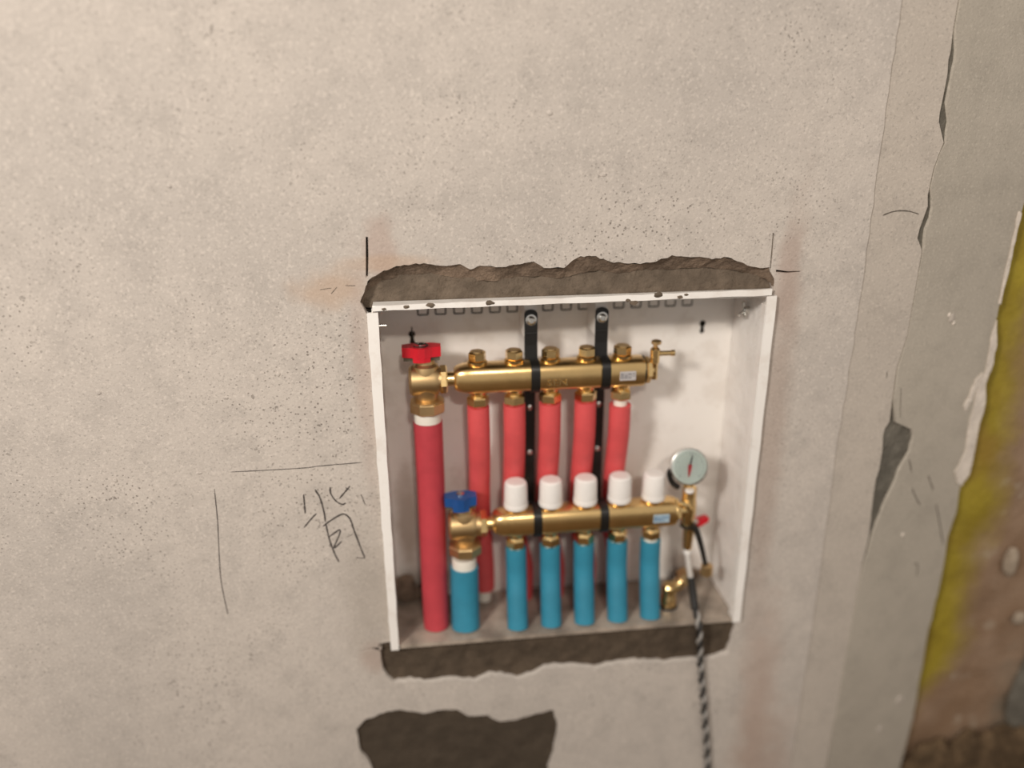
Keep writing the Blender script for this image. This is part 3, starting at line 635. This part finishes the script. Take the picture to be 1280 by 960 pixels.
# ============================================================ BALL VALVES
def ball_valve(x, y, z, xn, label, hm, hw, name, wire):
    t = thing(name, (x, y, z-.044), label, 'valve')
    def body(bm):
        lathe(bm, [(.0095, .030), (.0115, .028), (.0120, .023), (.0160, .020), (.0175, .012), (.0175, -.012), (.0150, -.020), (.0150, -.026)], (x, y, z), 'z', 28)
        lathe(bm, [(.012, -.0225), (.0175, -.0215), (.0200, -.0185), (.0205, .010), (.0185, .0155)], (x, y, z), 'x', 28)
        lathe(bm, [(.0165, .010), (.0165, xn-x-.010)], (x, y, z), 'x', 22)
    b = mk('body', body, M_BRASSD, t)
    mk('union_nut', lambda bm: hexnut(bm, .0185, xn-x-.012, xn-x-.002, (x, y, z), 'x', .2, .0018), M_BRASSN, t)
    mk('tail_piece', lambda bm: lathe(bm, [(.0095, xn-x-.002), (.0095, xn-x+.0075)], (x, y, z), 'x', 18), M_BRASSN, t)
    mk('pipe_nut', lambda bm: (lathe(bm, [(.0160, -.0235), (.0215, -.0265), (.0215, -.0275)], (x, y, z), 'z', 26), hexnut(bm, .0238, -.0430, -.0275, (x, y, z), 'z', .35, .002, 8)), M_BRASSD, t)
    mk('stem', lambda bm: lathe(bm, [(.0055, .026), (.0055, .036)], (x-.004, y, z), 'z', 14), M_BRASSN, t)
    hx = x-.0045; h0 = z+.0285
    def handle(bm):
        # butterfly handle: two flat wings and a keel-shaped boss in the middle
        P = [(hx-hw, .006), (hx-hw, -.0085), (hx-hw*.55, -.0115), (hx-.004, -.0170), (hx+.004, -.0170), (hx+hw*.55, -.0115), (hx+hw, -.0085), (hx+hw, .006), (hx+hw*.5, .011), (hx-hw*.5, .011)]
        A = [(a, y+b) for a, b in P]
        prism(bm, A, h0+.0055, h0+.0185, XY)
        lo = [(hx-.011, y-.0135), (hx-.003, y-.0165), (hx+.003, y-.0165), (hx+.011, y-.0135), (hx+.012, y+.009), (hx-.012, y+.009)]
        prism(bm, lo, h0-.0005, h0+.0055, XY)
    h = mk('handle', handle, hm, t, smooth=False)
    for q0, q1 in ((-hw*.94, -.011), (.011, hw*.94)): mk('stop_plate', lambda bm: box(bm, hx+q0, hx+q1, y-.007, y+.006, h0+.0000, h0+.0055), M_DARKBR, sub(h, t), smooth=False)
    mk('handle_screw', lambda bm: lathe(bm, [(.0055, .0185), (.0055, .0205), (.003, .022)], (hx, y, h0), 'z', 12), M_STEEL, sub(h, t))
    if wire:
        def wr(bm):
            pts = [(hx-.010+.0*k, y-.006, h0+.0195) for k in (0,)] + [(hx-.006, y-.011, h0+.0198), (hx+.004, y-.012, h0+.0200), (hx+.008, y-.006, h0+.0205), (hx+.002, y+.002, h0+.0210), (hx-.008, y+.004, h0+.021), (hx-.0105, y+.02, h0+.027), (hx-.0115, y+.045, h0+.030)]
            tube(bm, pts, .0009, 6, 5)
        mk('wire_tie', wr, M_WIRE, sub(h, t))
    return t
ball_valve(.0645, .052, -.1095, .0935, 'brass angle ball valve with a red butterfly handle', M_REDP, .0245, 'ball_valve', True)
ball_valve(.1075, .040, -.3185, .1400, 'brass angle ball valve with a blue butterfly handle', M_BLUEP, .0215, 'ball_valve', False)

# ============================================================ GAUGE AND DRAIN VALVE
TX, TY = .4245, .040
g = thing('pressure_gauge', (TX-.003, TY, -.281), 'round pressure gauge with a red and black needle above the brass drain tee', 'gauge')
gc = Vector((.4160, .030, -.2435)); n = Vector((-.10, -.96, .26)).normalized(); gx = Vector((0, 0, 1)).cross(n).normalized()*-1; gy = n.cross(gx)*-1
if gy.z < 0: gy = -gy
AX = (gx, gy, n)
mk('case', lambda bm: (lathe(bm, [(.020, -.014), (.0245, -.011), (.0250, .000), (.0255, .004), (.0258, .008), (.0245, .0088), (.0232, .0070)], gc, AX, 36)), M_STEEL, g)
mk('back_cover', lambda bm: lathe(bm, [(.016, -.017), (.0215, -.0155), (.0215, -.0138)], gc, AX, 28), M_RUBBER, g)
dl = mk('dial', lambda bm: lathe(bm, [(.0232, .0068), (.0232, .0074)], gc, AX, 36), M_DIAL, g)
def ticks(bm):
    for k in range(21):
        a = math.radians(225-13.5*k); u = gx*math.cos(a) + gy*math.sin(a); w = gx*-math.sin(a) + gy*math.cos(a)
        r0 = .0165 if k % 5 == 0 else .0185; c = gc + n*.0076
        q = [bm.verts.new(c + u*r + w*s*.00035) for r, s in ((r0, -1), (.0208, -1), (.0208, 1), (r0, 1))]; bm.faces.new(q)
mk('scale_ticks', ticks, M_INK1, sub(dl, g), smooth=False)
def needle(a, l0, l1, w, h):
    def f(bm):
        u = gx*math.cos(a) + gy*math.sin(a); s = gx*-math.sin(a) + gy*math.cos(a); c = gc
        A = [c+u*l0-s*w, c+u*l1-s*w*.3, c+u*l1+s*w*.3, c+u*l0+s*w]
        lo = [bm.verts.new(p+n*h) for p in A]; hi = [bm.verts.new(p+n*(h+.0006)) for p in A]
        bm.faces.new(lo[::-1]); bm.faces.new(hi)
        for i in range(4): bm.faces.new((lo[i], lo[(i+1) % 4], hi[(i+1) % 4], hi[i]))
    return f
mk('needle', needle(math.radians(103), -.003, .0165, .0013, .0085), M_BLACK, g, smooth=False)['label'] = 'black needle'
mk('needle', needle(math.radians(-84), -.003, .0135, .0026, .0092), M_REDP, g, smooth=False)['label'] = 'red needle'
mk('glass', lambda bm: lathe(bm, [(.0230, .0100), (.0225, .0106)], gc, AX, 36), M_GLASS, g)
mk('stem', lambda bm: (tube(bm, [(gc.x+.002, gc.y+.004, -.262), (TX-.003, TY-.002, -.276)], .0050, 12, 0), hexnut(bm, .0070, -.281, -.272, (TX-.003, TY, 0), 'z')), M_BRASSN, g)
mk('siphon', lambda bm: tube(bm, [(.398, .043, -.252), (.395, .044, -.262), (.400, .044, -.275), (.409, .043, -.283)], .0042, 10), M_RUBBER, g)

d = thing('drain_valve', (TX, TY, -.388), 'brass drain valve hanging from the end of the lower manifold', 'valve')
def tee(bm):
    lathe(bm, [(.0085, -.2815), (.0098, -.283), (.0098, -.300), (.0108, -.304), (.0112, -.317), (.0105, -.330), (.0092, -.335), (.0092, -.340)], (TX, TY, 0), 'z', 20)
    lathe(bm, [(.0105, -.0135), (.0105, 0)], (TX, TY, LZ), 'x', 18)
mk('tee', tee, M_BRASSN, d)
mk('elbow', lambda bm: tube(bm, [(TX-.013, TY-.004, LZ+.014), (TX-.006, TY-.008, LZ+.012), (TX, TY-.0085, LZ+.004)], .0050, 10), M_BRASSN, d)
mk('white_cap', lambda bm: lathe(bm, [(.0065, -.2815), (.0065, -.2785), (.005, -.2775)], (TX-.003, TY-.0075, -.0035), 'z', 14), M_WPL, d)
mk('nozzle', lambda bm: lathe(bm, [(.0088, -.343), (.0082, -.348), (.0075, -.352), (.0082, -.355), (.0070, -.361), (.0078, -.364), (.0066, -.370), (.0072, -.373), (.0060, -.380)], (TX+.0025, TY-.002, 0), 'z', 18), M_BRASSN, d)
mk('nozzle_tip', lambda bm: lathe(bm, [(.0064, -.380), (.0068, -.382), (.0060, -.388)], (TX+.0035, TY-.002, 0), 'z', 14), M_WPL, d)
ca = mk('cap_strap', lambda bm: (lathe(bm, [(.0088, -.3395), (.0112, -.3395), (.0112, -.3435), (.0088, -.3435)], (TX+.001, TY-.001, 0), 'z', 18), tube(bm, [(TX+.008, TY-.010, -.340), (TX+.014, TY-.013, -.355), (TX+.021, TY-.014, -.378), (TX+.0275, TY-.014, -.402)], lambda s: .0046-.0012*s, 8)), M_RUBBER, d)
mk('nozzle_cap', lambda bm: (lathe(bm, [(.0050, -.401), (.0085, -.403), (.0088, -.417), (.0070, -.419)], (TX+.030, TY-.014, 0), 'z', 14)), M_BRASSD, sub(ca, d))
lv = mk('lever', lambda bm: (tube(bm, [(TX+.006, TY+.006, -.338), (TX+.020, TY+.012, -.345)], .0040, 8, 0),), M_STEEL, d)
mk('lever_grip', lambda bm: prism(bm, [(TX+.016, -.3500), (TX+.018, -.3410), (TX+.032, -.3370), (TX+.0365, -.3395), (TX+.035, -.3450), (TX+.022, -.3530)], TY+.008, TY+.017, XZ), M_REDP, sub(lv, d), smooth=False)

# cord: milky hose end, black grip, then a two-colour twisted cord over the cabinet lip down the wall
cd = thing('hanging_cord', (.478, -.008, FLOOR), 'twisted black and grey cord hanging from the drain valve over the cabinet lip', 'cord')
mk('hose', lambda bm: tube(bm, [(TX+.0035, TY-.002, -.3885), (.4300, .034, -.405), (.4330, .030, -.425)], .0042, 12), M_CLEAR, cd)
mk('grip', lambda bm: tube(bm, [(.4330, .030, -.424), (.4350, .022, -.445), (.4360, .010, -.466)], lambda s: .0058-.001*abs(s-.5), 12), M_RUBBER, cd)
line = catmull([(.4360, .010, -.464), (.4365, -.003, -.474), (.4375, -.0078, -.490), (.4458, -.003, -.551), (.4568, -.0025, -.6256), (.4737, -.0025, -.753), (.4785, -.004, FLOOR+.004)], 26)
def strand(ph):
    def f(bm):
        pts = []; L = 0
        for i, p in enumerate(line):
            if i: L += (line[i]-line[i-1]).length
            dd = (line[min(i+1, len(line)-1)]-line[max(i-1, 0)]).normalized(); a = dd.cross(V(1, 0, 0)).normalized(); b = dd.cross(a)
            w = 2*math.pi*L/.030 + ph; pts.append(p + (a*math.cos(w) + b*math.sin(w))*.0026)
        tube(bm, pts, .0026, 8, 3)
    return f
mk('strand', strand(0), M_RUBBER, cd)['label'] = 'black strand'
mk('strand', strand(math.pi), M_GREYC, cd)['label'] = 'grey strand'

# loose brass fitting in the lower right corner of the cabinet
b = thing('brass_fitting', (.425, .050, BZ), 'brass pipe fitting in the lower right corner of the cabinet', 'fitting')
mk('body', lambda bm: (lathe(bm, [(.0105, BZ+.001), (.0120, BZ+.003), (.0120, BZ+.016), (.0100, BZ+.020), (.0100, BZ+.034), (.008, BZ+.037)], (.405, .040, 0), 'z', 18), tube(bm, [(.405, .040, BZ+.027), (.418, .045, BZ+.030), (.430, .050, BZ+.040)], .0088, 14)), M_BRASSN, b)
mk('nut', lambda bm: hexnut(bm, .0140, -.006, .008, (.431, .050, BZ+.041), (V(0, 1, 0), V(-.55, 0, .84), V(.84, 0, .55)), .2), M_BRASSD, b)
mk('rim', lambda bm: lathe(bm, [(.0138, BZ+.0002), (.0145, BZ+.0015), (.0138, BZ+.003)], (.405, .040, 0), 'z', 18), M_RUBBER, b)
